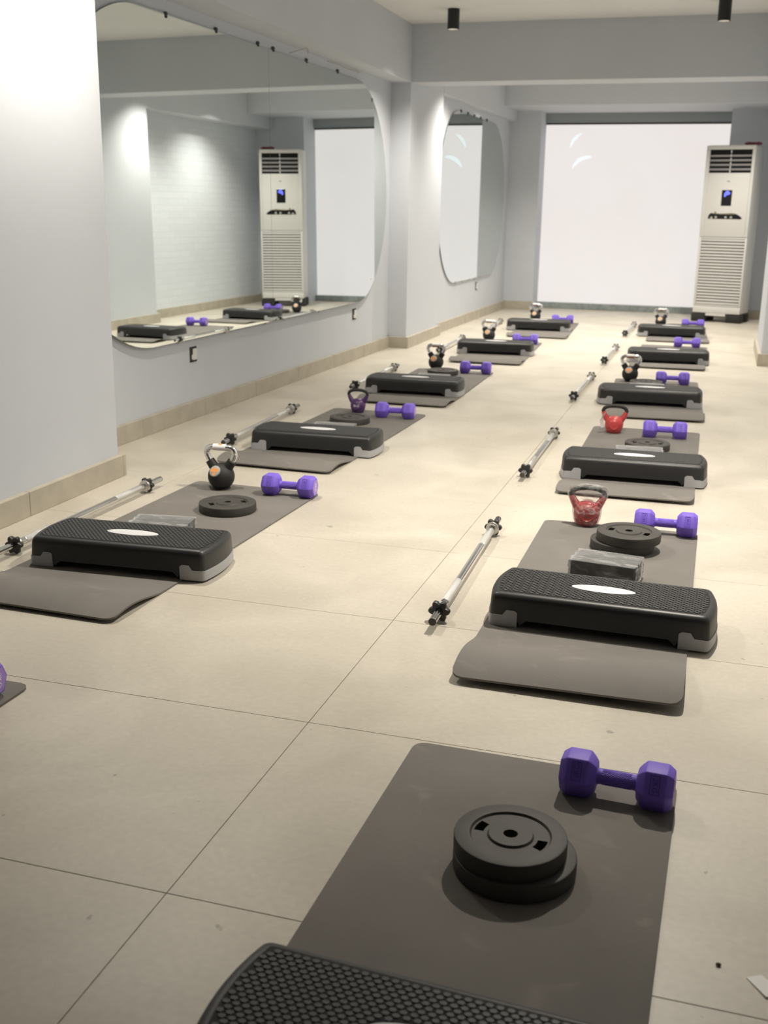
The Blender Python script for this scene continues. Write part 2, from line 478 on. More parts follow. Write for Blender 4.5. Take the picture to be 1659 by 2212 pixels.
# skirting tiles
def skirt(run_name, label, runs):
    e = bpy.data.objects.new(run_name, None); COL.objects.link(e); struct(e, label)
    for (p0, p1, first) in runs:                     # wall line, room on the left-hand side of p0->p1 when thickness > 0
        p0 = Vector((*p0, 0)); p1 = Vector((*p1, 0)); d = p1 - p0; L = d.length
        ang = math.atan2(d.y, d.x); s = 0.0; ln = first
        while s < L - 1e-4:
            e1 = min(s + ln, L)
            bm = box(s + (0.0012 if s > 0 else 0), e1 - (0.0012 if e1 < L else 0), -0.028, 0.0, 0.0, 0.103, 0.002, 1)
            o = part('skirting_tile', bm, 'skirting', e)
            o.location = p0; o.rotation_euler = (0, 0, ang)
            s = e1; ln = 0.745
    return e
skirt('baseboard_left', 'beige stone skirting tiles along the mirror wall', [
    ((PX1, 3.2), (PX1, PY1 + 0.026), 0.5), ((PX1, PY1), (wx1(PY1), PY1), 0.9),
    ((wx1(PY1), PY1), (wx1(PY2a), PY2a), 0.84), ((wx1(PY2a), PY2a), (PX2, PY2a), 0.7),
    ((PX2, PY2a - 0.028), (PX2, PY2b + 0.028), 0.80), ((wx2(PY2b), PY2b), (wx2(EY), EY), 0.6), ((-3.05, -3.5), (-3.05, 3.2), 0.7)])
skirt('baseboard_end', 'beige stone skirting tiles below the end wall', [((wx2(EY), EY), (-2.37, EY), 0.9), ((-0.09, EY), (RW, EY), 0.9)])
skirt('baseboard_right', 'beige stone skirting tiles along the wall facing the mirrors', [
    ((RX, PRb + 0.028), (RX, PRa - 0.028), 0.7), ((RX, PRa), (RW, PRa), 0.7), ((RW, EY), (RW, PRb), 0.7),
    ((RW, PRb), (RX, PRb), 0.7), ((RW, PRa), (RW, 4.445), 0.7), ((0.44, 4.47), (0.44, 3.2), 0.7)])

# ------------------------------------------------------------------ mirrors
def mirror(label, xa, xb, yl, yr, z0, z1, ax, seams, clips_top, clips_bot, lean=0.0, axl=None):
    axl = axl or ax
    """long mirror with elliptical ends on the wall line x = xa + xb*y"""
    ang = math.atan2(1.0, xb)
    root = thing('wall_mirror', label, 'mirror', (xa + xb * yl, yl, 0), ang)
    b_ = (z1 - z0) / 2; zc = (z0 + z1) / 2; sc = math.sqrt(1 + xb * xb)
    L = (yr - yl) * sc
    def outline(s):                # half height at position s along the mirror
        if s < axl: t = (axl - s) / axl
        elif s > L - ax: t = (s - (L - ax)) / ax
        else: return b_
        return b_ * math.sqrt(max(0.0, 1 - t * t))
    cuts = [0.0] + [(s - yl) * sc for s in seams] + [L]
    T0, T1 = 0.006, 0.012
    for a, c in zip(cuts, cuts[1:]):
        a2 = a + (0.0015 if a > 0 else 0); c2 = c - (0.0015 if c < L else 0)
        ss = [a2 + (c2 - a2) * 0.5 * (1 - math.cos(PI * k / 60)) for k in range(61)]
        bm = bmesh.new()
        up = [(s, zc + outline(s)) for s in ss]; dn = [(s, zc - outline(s)) for s in ss]
        loop = dn + up[::-1]
        pts = []
        for p in loop:
            if not pts or (abs(p[0] - pts[-1][0]) + abs(p[1] - pts[-1][1])) > 1e-5: pts.append(p)
        if abs(pts[0][0] - pts[-1][0]) + abs(pts[0][1] - pts[-1][1]) < 1e-5: pts.pop()
        back = [bm.verts.new((s, -T0, z)) for s, z in pts]
        front = [bm.verts.new((s, -T1, z)) for s, z in pts]
        f = bm.faces.new(front); f.material_index = 0
        g = bm.faces.new(back[::-1]); g.material_index = 1
        for i in range(len(pts)):
            h = bm.faces.new((back[i], back[(i + 1) % len(pts)], front[(i + 1) % len(pts)], front[i])); h.material_index = 1
        o = part('mirror_panel', bm, ['mirror', 'mirror_edge'], root)
        # hung very slightly out of plumb, as the reflections show
        o.matrix_local = Matrix.Translation((0, 0, z1)) @ Matrix.Rotation(lean, 4, 'X') @ Matrix.Translation((0, 0, -z1))
    bm = bmesh.new()
    add_box(bm, -0.009, 0.009, -0.018, 0.0, -0.016, 0.016, 0.003, 1)
    cyl(bm, (0, -0.017, 0.006), (0, -0.021, 0.006), 0.005, seg=10)
    cme = new_mesh('clip', bm, 'gap'); bm = bmesh.new()
    add_box(bm, -0.012, 0.012, -0.022, 0.0, -0.014, 0.014, 0.004, 1)
    cyl(bm, (0, -0.021, -0.004), (0, -0.026, -0.004), 0.007, seg=10)
    cmb = new_mesh('clip', bm, 'steel')
    for y, z in clips_top: link('clip', cme, root, ((y - yl) * sc, 0, z))
    for y, z in clips_bot: link('clip', cmb, root, ((y - yl) * sc, 0, z))
    return root
mirror('long frameless wall mirror with rounded ends and a central seam', -3.116, 0.0180, 4.56, 9.60, 0.478, 2.232, 0.77, [7.08],
       [(5.73, 2.226), (6.33, 2.236), (6.921, 2.24), (7.163, 2.24), (7.747, 2.24), (8.376, 2.24), (9.19, 2.11)],
       [(5.757, 0.478), (6.365, 0.478), (7.0, 0.478), (7.311, 0.478), (8.0, 0.478), (8.618, 0.482), (9.18, 0.655)], lean=-0.0075, axl=0.90)
mirror('smaller frameless rounded wall mirror next to the window', -3.02, 0.018, 11.0, 14.15, 0.48, 2.235, 0.74, [],
       [(11.82 + 0.30 * k, 2.237) for k in range(5)], [(11.82 + 0.30 * k, 0.478) for k in range(5)])

# wall sockets without cover plates
def socket(y, label, fx):
    r = thing('wall_socket', label, 'socket', (fx(y) , y, 0.38), math.atan2(1.0, 0.018), 'open wall sockets below the mirrors')
    bm = box(-0.043, 0.043, -0.004, 0.004, -0.046, 0.046, 0.002, 1); part('back_box', bm, 'sock_black', r)
    bm = box(-0.012, 0.036, -0.010, -0.003, -0.034, 0.034, 0.004, 2)
    add_box(bm, -0.026, -0.010, -0.009, -0.003, -0.030, 0.000, 0.003, 1); part('insert', bm, 'sock_white', r)
    return r
socket(5.94, 'open wall socket under the long mirror, nearer the broad pillar', wx1)
socket(8.82, 'open wall socket under the long mirror, nearer the narrower pillar', wx1)
socket(12.84, 'open wall socket under the smaller mirror by the window', wx2)

# loose wires sticking out above the mirror
bm = bmesh.new()
tube(bm, smooth_path([(wx1(7.46), 7.46, 2.253), (-2.93, 7.52, 2.28), (-2.90, 7.582, 2.30), (-2.895, 7.588, 2.262)], 5), 0.0022, 6)
tag(part('loose_wire', bm, 'wire', None, 40), 'bent wire end poking from the wall above the long mirror', 'wire')
bm = bmesh.new()
tube(bm, smooth_path([(wx1(8.18), 8.18, 2.290), (-2.925, 8.30, 2.282), (-2.92, 8.5, 2.275), (wx1(8.9) + 0.004, 8.9, 2.292)], 5), 0.003, 6)
tag(part('loose_wire', bm, 'wire', None, 40), 'wire drooping along the wall above the long mirror', 'wire')

# ------------------------------------------------------------------ downlights
bm = bmesh.new()
lathe(bm, [(0.047, 0.0), (0.047, -0.150), (0.041, -0.150), (0.034, -0.125)], 32, cap1=False)
dl_body = new_mesh('housing', bm, 'lamp_black', 30)
bm = bmesh.new(); lathe(bm, [(0.0408, -0.1495), (0.030, -0.120)], 32, cap0=False, cap1=False); dl_ref = new_mesh('reflector', bm, 'lamp_inner', 60)
bm = bmesh.new(); lathe(bm, [(0.030, -0.121), (0.0, -0.1211)], 24, cap0=False, cap1=False); dl_lens = new_mesh('lens', bm, 'lamp_glow')
dl_where = ['over the mirror-side row beside the cross beam', 'over the other row beside the cross beam', 'close to the broad pillar',
            'opposite the broad pillar', 'behind the cross beam near the smaller mirror', 'behind the cross beam near the brick wall',
            'between smaller mirror and window', 'between brick wall and air conditioner', 'added as fill over the air-conditioner row, midway along the long mirror']
for (x, y), dim, w in zip(LAMPS, LAMP_DIM, dl_where):
    r = thing('ceiling_downlight', 'black cylindrical ceiling downlight ' + w, 'ceiling light', (x, y, H), 0, 'black ceiling downlights')
    link('housing', dl_body, r); link('reflector', dl_ref, r); link('lens', dl_lens, r)
    ld = bpy.data.lights.new('downlight_lamp', 'SPOT')
    ld.energy = LAMP_POWER * dim; ld.color = LAMP_COLOR
    ld.spot_size = math.radians(LAMP_ANGLE); ld.spot_blend = LAMP_BLEND; ld.shadow_soft_size = 0.028
    lo = bpy.data.objects.new('downlight_lamp', ld); COL.objects.link(lo)
    lo.parent = r; lo.location = (0, 0, -0.155)

# ------------------------------------------------------------------ floor-standing air conditioner
AX, AY = -0.010, 13.87
ac = thing('air_conditioner', 'tall white floor-standing air conditioner beside the window', 'air conditioner', (AX, AY, 0), math.radians(-15)); ac.scale = (1.03, 1.0, 1.0)
W2 = 0.275; D2 = 0.19
part('cabinet', box(-W2, W2, -D2 + 0.02, D2, 0.10, 2.005, 0.02, 3), 'ac_white', ac, 35)
# front fascia: frame bars around the outlet, the plain middle and the intake surround
bm = bmesh.new(); F0, F1 = -D2 - 0.005, -D2 + 0.03
add_box(bm, -W2 + 0.004, W2 - 0.004, F0, F1, 1.955, 2.0, 0.006); add_box(bm, -W2 + 0.004, -0.228, F0, F1, 0.985, 1.955, 0.004)
add_box(bm, 0.237, W2 - 0.004, F0, F1, 0.985, 1.955, 0.004); add_box(bm, -0.228, 0.237, F0, F1, 0.985, 1.700, 0.004)
fascia = part('front_panel', bm, 'ac_white', ac, 35)
bm = box(-0.228, 0.237, -D2 + 0.008, -D2 + 0.03, 1.698, 1.957); part('air_outlet', bm, 'dark', ac)
lv = new_mesh('louver', box(-0.226, 0.235, -D2 - 0.002, -D2 + 0.012, -0.0105, 0.0105, 0.003), 'ac_grey', 35)
for k in range(5): link('louver', lv, ac, (0, 0, 1.728 + k * 0.0495), (math.radians(12), 0, 0))
bm = bmesh.new()
for k in range(6): add_box(bm, 0.000, 0.012, -D2 - 0.004, -D2 + 0.012, 1.703 + k * 0.043, 1.735 + k * 0.043, 0.003)
part('vane_link', bm, 'ac_white', ac)
bm = bmesh.new(); add_box(bm, -W2 + 0.004, -0.242, F0, F1, 0.19, 0.98, 0.004); add_box(bm, 0.248, W2 - 0.004, F0, F1, 0.19, 0.98, 0.004)
add_box(bm, -0.242, 0.248, F0, F1, 0.962, 0.98, 0.004); add_box(bm, -W2 + 0.004, W2 - 0.004, F0, F1, 0.105, 0.187, 0.008)
add_box(bm, -0.242, 0.248, F0, F1, 0.19, 0.205, 0.003)
part('intake_frame', bm, 'ac_white', ac, 35)
part('intake_back', box(-0.242, 0.248, -D2 + 0.006, -D2 + 0.03, 0.2, 0.968), 'ac_slot', ac)
sl = new_mesh('slat', box(-0.240, 0.246, -D2 - 0.004, -D2 + 0.012, -0.0105, 0.0105, 0.003), 'ac_white', 35)
for k in range(22): link('slat', sl, ac, (0, 0, 0.222 + k * 0.0345))
disp = part('display', box(-0.058, 0.056, F0 - 0.004, F0 + 0.004, 1.335, 1.510, 0.003), 'screen_dark', ac)
bm = bmesh.new()
for (cx, cz, rr) in ((0.004, 1.478, 0.024), (-0.014, 1.463, 0.017), (0.020, 1.474, 0.016), (-0.020, 1.445, 0.011)):
    mtx = Matrix.Translation((cx, F0 - 0.0042, cz)) @ Matrix.Rotation(PI / 2, 4, 'X'); lathe(bm, [(rr, 0), (rr, 0.0008)], 16, mtx)
part('display_glow', bm, 'screen_blue', disp)
bm = bmesh.new()
top = [(-0.185, 1.225), (-0.17, 1.245), (-0.15, 1.255), (-0.13, 1.243), (-0.118, 1.268), (-0.105, 1.272), (-0.095, 1.245), (-0.06, 1.248), (0.02, 1.250), (0.075, 1.254),
       (0.13, 1.243), (0.165, 1.222), (0.192, 1.200)]
poly = [(-0.190, 1.188), (0.180, 1.188)] + top[::-1]
fr = [bm.verts.new((x, F0 - 0.003, z)) for x, z in poly]; bk = [bm.verts.new((x, F0 + 0.001, z)) for x, z in poly]
bm.faces.new(fr); bm.faces.new(bk[::-1])
for i in range(len(poly)): bm.faces.new((fr[i], fr[(i + 1) % len(poly)], bk[(i + 1) % len(poly)], bk[i]))
stk = part('sticker', bm, 'screen_dark', ac); stk['label'] = 'dark sticker with gold edge and pale round spots'
bm = bmesh.new(); add_box(bm, -0.07, 0.10, F0 - 0.0038, F0 - 0.002, 1.241, 1.247); add_box(bm, -0.12, -0.10, F0 - 0.0038, F0 - 0.002, 1.244, 1.266)
part('sticker_gold', bm, 'gold', stk)
for k, cx in enumerate((-0.15, -0.10, 0.01, 0.07)):
    bm = bmesh.new(); mtx = Matrix.Translation((cx, F0 - 0.0032, 1.207 if k else 1.200)) @ Matrix.Rotation(PI / 2, 4, 'X'); lathe(bm, [(0.014, 0), (0.014, 0.0006)], 14, mtx)
    part('sticker_spot', bm, 'silver_print', stk)
bm = bmesh.new(); lathe(bm, [(0.020, 0), (0.020, 0.0008)], 20, Matrix.Translation((0.005, F0 - 0.0002, 1.607)) @ Matrix.Diagonal((1, 1, 0.34, 1)) @ Matrix.Rotation(PI / 2, 4, 'X'))
part('maker_badge', bm, 'ac_grey', ac)
for sx in (-1, 1):
    for sy in (-1, 1):
        part('foot', box(sx * 0.20 - 0.085, sx * 0.20 + 0.085, sy * 0.12 - 0.07, sy * 0.12 + 0.07, 0.0, 0.098, 0.012), 'rubber', ac, 35)
part('base_rail', box(-0.12, 0.11, -D2 - 0.0, -D2 + 0.05, 0.072, 0.108, 0.006), 'ac_white', ac, 35)
bm = bmesh.new()
for k in range(3):
    mtx = Matrix.Translation((-0.04 + 0.05 * k, 0.01 * (k % 2), 0.022)) @ Matrix.Diagonal((1.3, 0.9, 0.55, 1)); bmesh.ops.create_icosphere(bm, subdivisions=3, radius=0.036, matrix=mtx)
for v in bm.verts: v.co += Vector(noise.noise_vector(v.co * 40)) * 0.006
zmin = min(v.co.z for v in bm.verts)
for v in bm.verts: v.co.z -= zmin
o = part('crumpled_cloth', bm, 'red_item', None, 60); o.location = (0.17, 13.83, 2.005)
tag(o, 'small crumpled dark red cloth on top of the air conditioner', 'cloth')

# ------------------------------------------------------------------ exercise mats
def mat_mesh(L, W, hump, hlen, bowl=0.0, seed=0, corner=0.032):
    """local origin at the far edge middle; runs to -y; near end arches off the floor"""
    T = 0.006; nu = 18; bm = bmesh.new()
    ds = [L * k / 70 for k in range(71)]
    ds = sorted(set([0, 0.004, 0.010, 0.018, 0.032] + [d for d in ds if d > 0.04 and d < L - 0.04] + [L - 0.032, L - 0.018, L - 0.010, L - 0.004, L]))
    # d measured from the near end; a second list follows the arc length of the arch
    def h(d):
        if d > hlen: return 0.0
        t = d / hlen
        return hump * (math.sin(PI * (0.10 + 0.90 * t) ** 0.80)) ** 1.25 if t < 1 else 0.0
    rows_t = []; rows_b = []
    for d in ds:
        e = min(d, L - d); hw = W / 2
        if e < corner: hw = W / 2 - corner + math.sqrt(max(0, corner ** 2 - (corner - e) ** 2))
        rt = []; rb = []
        for k in range(nu + 1):
            x = -hw + 2 * hw * k / nu
            z = h(d) * (1 + bowl * (x / W)) + 0.0006
            far_curl = 0.0
            z += max(0.0, 0.0003 * noise.noise(Vector((x * 3 + seed, d * 3, seed)))) + far_curl
            rb.append(bm.verts.new((x, -(L - d), z))); rt.append(bm.verts.new((x, -(L - d), z + T)))
        rows_t.append(rt); rows_b.append(rb)
    n = len(ds)
    for i in range(n - 1):
        for k in range(nu):
            bm.faces.new((rows_t[i][k], rows_t[i][k + 1], rows_t[i + 1][k + 1], rows_t[i + 1][k]))
            bm.faces.new((rows_b[i][k], rows_b[i + 1][k], rows_b[i + 1][k + 1], rows_b[i][k + 1]))
        for k, s in ((0, 1), (nu, -1)):
            bm.faces.new((rows_t[i][k], rows_t[i + 1][k], rows_b[i + 1][k], rows_b[i][k]) if s > 0 else (rows_t[i + 1][k], rows_t[i][k], rows_b[i][k], rows_b[i + 1][k]))
    for i, s in ((0, 1), (n - 1, -1)):
        for k in range(nu):
            bm.faces.new((rows_t[i][k], rows_b[i][k], rows_b[i][k + 1], rows_t[i][k + 1]))
    return new_mesh('exercise_mat', bm, 'mat', 50)

# ------------------------------------------------------------------ step platform
SL, SW, SH = 0.690, 0.285, 0.105
def plan(L, W, cr=0.020, bulge=0.016, n=10, xs=()):
    """closed outline, counter-clockwise: straight long sides, bowed ends"""
    pts = []
    hl = L / 2; hw = W / 2
    # right end from (-hw) to (+hw): bowed curve, rounded into the sides
    end = []
    xe = hl - bulge
    for k in range(n + 1):
        t = -1 + 2 * k / n
        y = t * (hw - cr * 0.9)
        end.append((xe + bulge * (1 - t * t), y))
    c0 = [(xe - cr, -hw), (xe - cr * 0.55, -hw + cr * 0.10), (xe - cr * 0.18, -hw + cr * 0.42)]
    c1 = [(x, -y) for x, y in c0[::-1]]
    right = c0 + end + c1
    side = [(x, -hw) for x in sorted(xs)]
    pts = side + right + [(x, hw) for x in sorted(xs, reverse=True)] + [(-x, -y) for x, y in right]
    return pts
XS = [-0.245, -0.232, -0.222, -0.212, -0.1, 0.0, 0.1, 0.212, 0.222, 0.232, 0.245]
def step_meshes():
    bm = bmesh.new()
    def loop(ins, z): return [Vector((x, y, z)) for x, y in plan(SL - 2 * ins, SW - 2 * ins, max(0.010, 0.020 - ins * 0.4), 0.016, 10, XS)]
    base = loop(0.0, 0)
    low = []
    for p in base:
        z = 0.024 if abs(p.x) <= 0.2121 else (0.016 if abs(p.x) < 0.2225 else (0.005 if abs(p.x) < 0.24 else 0.033))
        if abs(p.x) > 0.24: z = 0.033
        low.append(Vector((p.x, p.y, z)))
    prof = [(0.0015, 0.060), (0.0028, 0.080), (0.0045, 0.0895), (0.0085, 0.0975), (0.0145, 0.1025), (0.0215, 0.1040)]
    inner = [Vector((p.x * 0.975, p.y * 0.95, p.z)) for p in low]
    loops = [inner, low] + [loop(i, z) for i, z in prof]
    loft(bm, loops, True, False, True)
    deck = new_mesh('deck', bm, 'black_plastic', 45)
    # recessed tread panel with raised hexagonal studs (too many to pick apart: joined)
    bm = bmesh.new()
    pl = plan(SL - 0.052, SW - 0.048, 0.004, 0.016, 10, XS)
    loft(bm, [[Vector((x, y, z)) for x, y in pl] for z in (0.1032, 0.1043)], True, False, True)
    panel = new_mesh('tread_panel', bm, 'tread_base')
    bm = bmesh.new()
    a, bq = 0.0076, 0.0049              # stud half sizes
    px, py = 0.0163, 0.0098
    hl = (SL - 0.066) / 2; hw = (SW - 0.058) / 2
    j = -int(hw / py)
    while j * py <= hw:
        y = j * py
        xmax = hl - 0.015 * (y / hw) ** 2
        i = -30
        while i <= 30:
            x = i * px + (px / 2 if j % 2 else 0)
            if abs(x) < xmax and (x / 0.106) ** 2 + (y / 0.036) ** 2 > 1.0:
                hexs = [(a, 0), (a * 0.5, bq), (-a * 0.5, bq), (-a, 0), (-a * 0.5, -bq), (a * 0.5, -bq)]
                lo = [bm.verts.new((x + u, y + v, 0.1042)) for u, v in hexs]
                hi = [bm.verts.new((x + u * 0.86, y + v * 0.82, 0.1062)) for u, v in hexs]
                bm.faces.new(hi)
                for k in range(6): bm.faces.new((lo[k], lo[(k + 1) % 6], hi[(k + 1) % 6], hi[k]))
            i += 1
        j += 1
    studs = new_mesh('tread_studs', bm, 'tread')
    bm = bmesh.new()
    n = 48
    el = lambda s, z: [Vector((0.098 * s * math.cos(2 * PI * k / n), 0.0305 * s * math.sin(2 * PI * k / n), z)) for k in range(n)]
    loft(bm, [el(1, 0.1040), el(1, 0.1062), el(0.97, 0.1068)], True, False, True)
    badge = new_mesh('badge', bm, 'badge', 40)
    # riser: grey shoe wrapping one end
    bm = bmesh.new()
    out = plan(SL + 0.004, SW + 0.004, 0.020, 0.016, 14, [])
    half = [p for p in out if p[0] > 0]
    half = sorted(half, key=lambda p: math.atan2(p[1], p[0] - 0.24))
    x_in = 0.240; hwv = SW / 2 + 0.002
    side_x = [x_in, x_in + 0.004, x_in + 0.010, x_in + 0.045, x_in + 0.053, x_in + 0.060]
    # keep the straight run from x_in to the corner
    xc = half[0][0]
    def top(x, y):
        if abs(y) < hwv - 0.001: return 0.034
        s = x - x_in
        if s < 0.012: return 0.046 + 0.007 * math.sin(min(1, s / 0.012) * PI / 2)
        if s < 0.034: return 0.053
        if s < 0.046: return 0.053 - (s - 0.034) / 0.012 * 0.017
        return 0.036
    run = [x_in, x_in + 0.003, x_in + 0.007, x_in + 0.012, x_in + 0.030, x_in + 0.034, x_in + 0.040, x_in + 0.046]
    run = [x for x in run if x < xc - 0.001]
    path = [(x, -hwv) for x in run] + half + [(x, hwv) for x in run[::-1]]
    ro, ri, to, ti = [], [], [], []
    for x, y in path:
        z = top(x, y)
        k = 0.974; ix = x_in + (x - x_in) * 0.93; iy = y * 0.955
        ro.append(bm.verts.new((x, y, 0.0))); to.append(bm.verts.new((x, y, z)))
        ri.append(bm.verts.new((ix, iy, 0.0))); ti.append(bm.verts.new((ix, iy, z)))
    for i in range(len(path) - 1):
        bm.faces.new((ro[i], ro[i + 1], to[i + 1], to[i])); bm.faces.new((to[i], to[i + 1], ti[i + 1], ti[i]))
        bm.faces.new((ti[i], ti[i + 1], ri[i + 1], ri[i])); bm.faces.new((ri[i], ri[i + 1], ro[i + 1], ro[i]))
    for i in (0, -1): bm.faces.new((ro[i], to[i], ti[i], ri[i]))
    riser = new_mesh('riser', bm, 'riser', 30)
    return deck, panel, studs, badge, riser
S_deck, S_panel, S_studs, S_badge, S_riser = step_meshes()
def step(x, y, deg, label, z=0.0075):
    r = thing('step_platform', label, 'step platform', (x, y, z), math.radians(deg), 'aerobic step platforms in two rows')
    d = link('deck', S_deck, r); link('tread_panel', S_panel, d)
    s = link('tread_studs', S_studs, d); s['kind'] = 'stuff'
    b_ = link('badge', S_badge, r); b_['label'] = 'pale grey oval badge'
    k = link('riser', S_riser, r); k['label'] = 'grey plastic riser'
    k = link('riser', S_riser, r, None, (0, 0, PI)); k['label'] = 'grey plastic riser'
    return r

# ------------------------------------------------------------------ dumbbell
DA = 0.0455; DR = DA / math.cos(PI / 6)
def dumbbell_meshes():
    bm = bmesh.new()
    def hexl(x, s): return [Vector((x, s * DR * math.cos(PI * k / 3), s * DR * math.sin(PI * k / 3))) for k in range(6)]
    loft(bm, [hexl(0.043, 0.62), hexl(0.050, 0.80), hexl(0.061, 1.0), hexl(0.106, 1.0), hexl(0.119, 0.82), hexl(0.121, 0.78)])
    bmesh.ops.bevel(bm, geom=[e for e in bm.edges], offset=0.0022, segments=2, affect='EDGES', profile=0.5)
    head = new_mesh('head', bm, 'purple', 35)
    bm = bmesh.new()
    lathe(bm, [(0.026, -0.049), (0.020, -0.045), (0.0172, -0.038), (0.0165, -0.030), (0.0168, 0), (0.0165, 0.030), (0.0172, 0.038), (0.020, 0.045), (0.026, 0.049)], 28, Matrix.Rotation(PI / 2, 4, 'Y'))
    handle = new_mesh('handle', bm, 'purple', 60)
    # diamond knurling on the grip (fine relief, joined)
    bm = bmesh.new(); n = 26; st = 0.0042
    for i in range(15):
        for k in range(n):
            a = 2 * PI * (k + (0.5 if i % 2 else 0)) / n; x = -0.0294 + i * st; r0 = 0.0166; r1 = 0.0177; da = PI / n * 0.98; dx = st * 0.98
            c = lambda xx, aa, rr: bm.verts.new((xx, rr * math.cos(aa), rr * math.sin(aa)))
            v = [c(x - dx, a, r0), c(x, a + da, r0), c(x + dx, a, r0), c(x, a - da, r0)]; t = c(x, a, r1)
            for q in range(4): bm.faces.new((v[q], v[(q + 1) % 4], t))
    knurl = new_mesh('grip_knurling', bm, 'purple')
    bm = bmesh.new()
    w, h, t = 0.0205, 0.0105, 0.0014
    for (x0, x1, y0, y1) in ((-w, w, -h, -h + t), (-w, w, h - t, h), (-w, -w + t, -h + t, h - t), (w - t, w, -h + t, h - t)): add_box(bm, x0, x1, y0, y1, -0.0002, 0.0007)
    fr = new_mesh('number_frame', bm, 'purple_dark')
    tx = text_mesh('2KG', 0.0165, 0.0005, 'purple_dark')
    bm = bmesh.new()
    hx = [(0.70 * DR * math.cos(PI * k / 3), 0.70 * DR * math.sin(PI * k / 3)) for k in range(6)]
    loft(bm, [[Vector((x, y, z)) for y, z in hx] for x in (0.1205, 0.1218)]); lab = new_mesh('end_label', bm, 'purple_light')
    tl = text_mesh('2KG', 0.021, 0.0004, 'white_print')
    return head, handle, knurl, fr, tx, lab, tl
D_head, D_handle, D_knurl, D_frame, D_text, D_lab, D_tl = dumbbell_meshes()
def dumbbell(x, y, deg, label, z=0.0075, roll=0):
    r = thing('dumbbell', label, 'dumbbell', (x, y, z), math.radians(deg), 'purple dumbbells on the mats')
    cz = Vector((0, 0, DA))
    hd = link('handle', D_handle, r, cz)
    kn = link('grip_knurling', D_knurl, hd); kn['kind'] = 'stuff'
    n = Vector((0, -math.cos(PI / 6), 0.5)); u = Vector((0, 0.5, math.cos(PI / 6)))
    for s in (-1, 1):
        h = link('head', D_head, r, cz, (0, 0, 0 if s > 0 else PI))
        inv = Matrix.Rotation(0 if s > 0 else -PI, 4, 'Z')
        X = u if s < 0 else -u
        Y = n.cross(X)
        for me, nm in ((D_frame, 'number_frame'), (D_text, 'number_lettering')):
            o = link(nm, me, h); o.matrix_local = inv @ basis(X, Y, n, Vector((s * 0.083, 0, 0)) + n * (DA + 0.0002))
        l = link('end_label', D_lab, h); l['label'] = 'lighter purple sticker reading 2KG'
        o = link('end_lettering', D_tl, h)
        o.matrix_local = basis(Vector((0, 0, -1)), Vector((0, 1, 0)), Vector((1, 0, 0)), (0.1221, 0, 0))
    return r

# ------------------------------------------------------------------ weight plate
def plate_mesh(R, h):
    bm = bmesh.new(); seg = 72
    dz = 0.0045; k = R / 0.12
    rings = [(0.0142, h), (0.046 * k, h), (0.0495 * k, h - dz), (0.058 * k, h - dz), (0.079 * k, h - dz), (0.083 * k, h - dz), (0.0865 * k, h),
             (R - 0.004, h), (R - 0.001, h - 0.0012), (R, h - 0.004)]
    allr = rings + [(R, 0.004), (R - 0.001, 0.0012), (R - 0.004, 0)] + [(r, (h - z)) for r, z in rings[:7][::-1]]
    def is_slot(i):
        return (i % 36) in range(15, 21)
    V = [[bm.verts.new((r * math.cos(2 * PI * i / seg), r * math.sin(2 * PI * i / seg), z)) for i in range(seg)] for r, z in allr]
    N = len(allr); top_band = 3; bot_band = N - 1 - 4
    for q in range(N):
        a = V[q]; b_ = V[(q + 1) % N]
        for i in range(seg):
            if q in (top_band, bot_band) and is_slot(i): continue
            bm.faces.new((a[i], a[(i + 1) % seg], b_[(i + 1) % seg], b_[i]))
    # slot walls
    t0, t1 = V[top_band], V[top_band + 1]; b1, b0 = V[bot_band], V[bot_band + 1]
    for i in range(seg):
        if is_slot(i):
            j = (i + 1) % seg
            bm.faces.new((t0[i], t0[j], b0[j], b0[i])); bm.faces.new((t1[i], t1[j], b1[j], b1[i]))
            if not is_slot(i - 1): bm.faces.new((t0[i], t1[i], b1[i], b0[i]))
            if not is_slot(j): bm.faces.new((t0[j], t1[j], b1[j], b0[j]))
    return new_mesh('weight_plate', bm, 'plate', 32)
PL_big = plate_mesh(0.120, 0.036); PL_small = plate_mesh(0.110, 0.036)
def plate(x, y, deg, label, z=0.0075, small=False):
    o = link('weight_plate', PL_small if small else PL_big, None, (x, y, z), (0, 0, math.radians(deg)))
    return tag(o, label, 'weight plate', 'black weight plates lying on the mats')

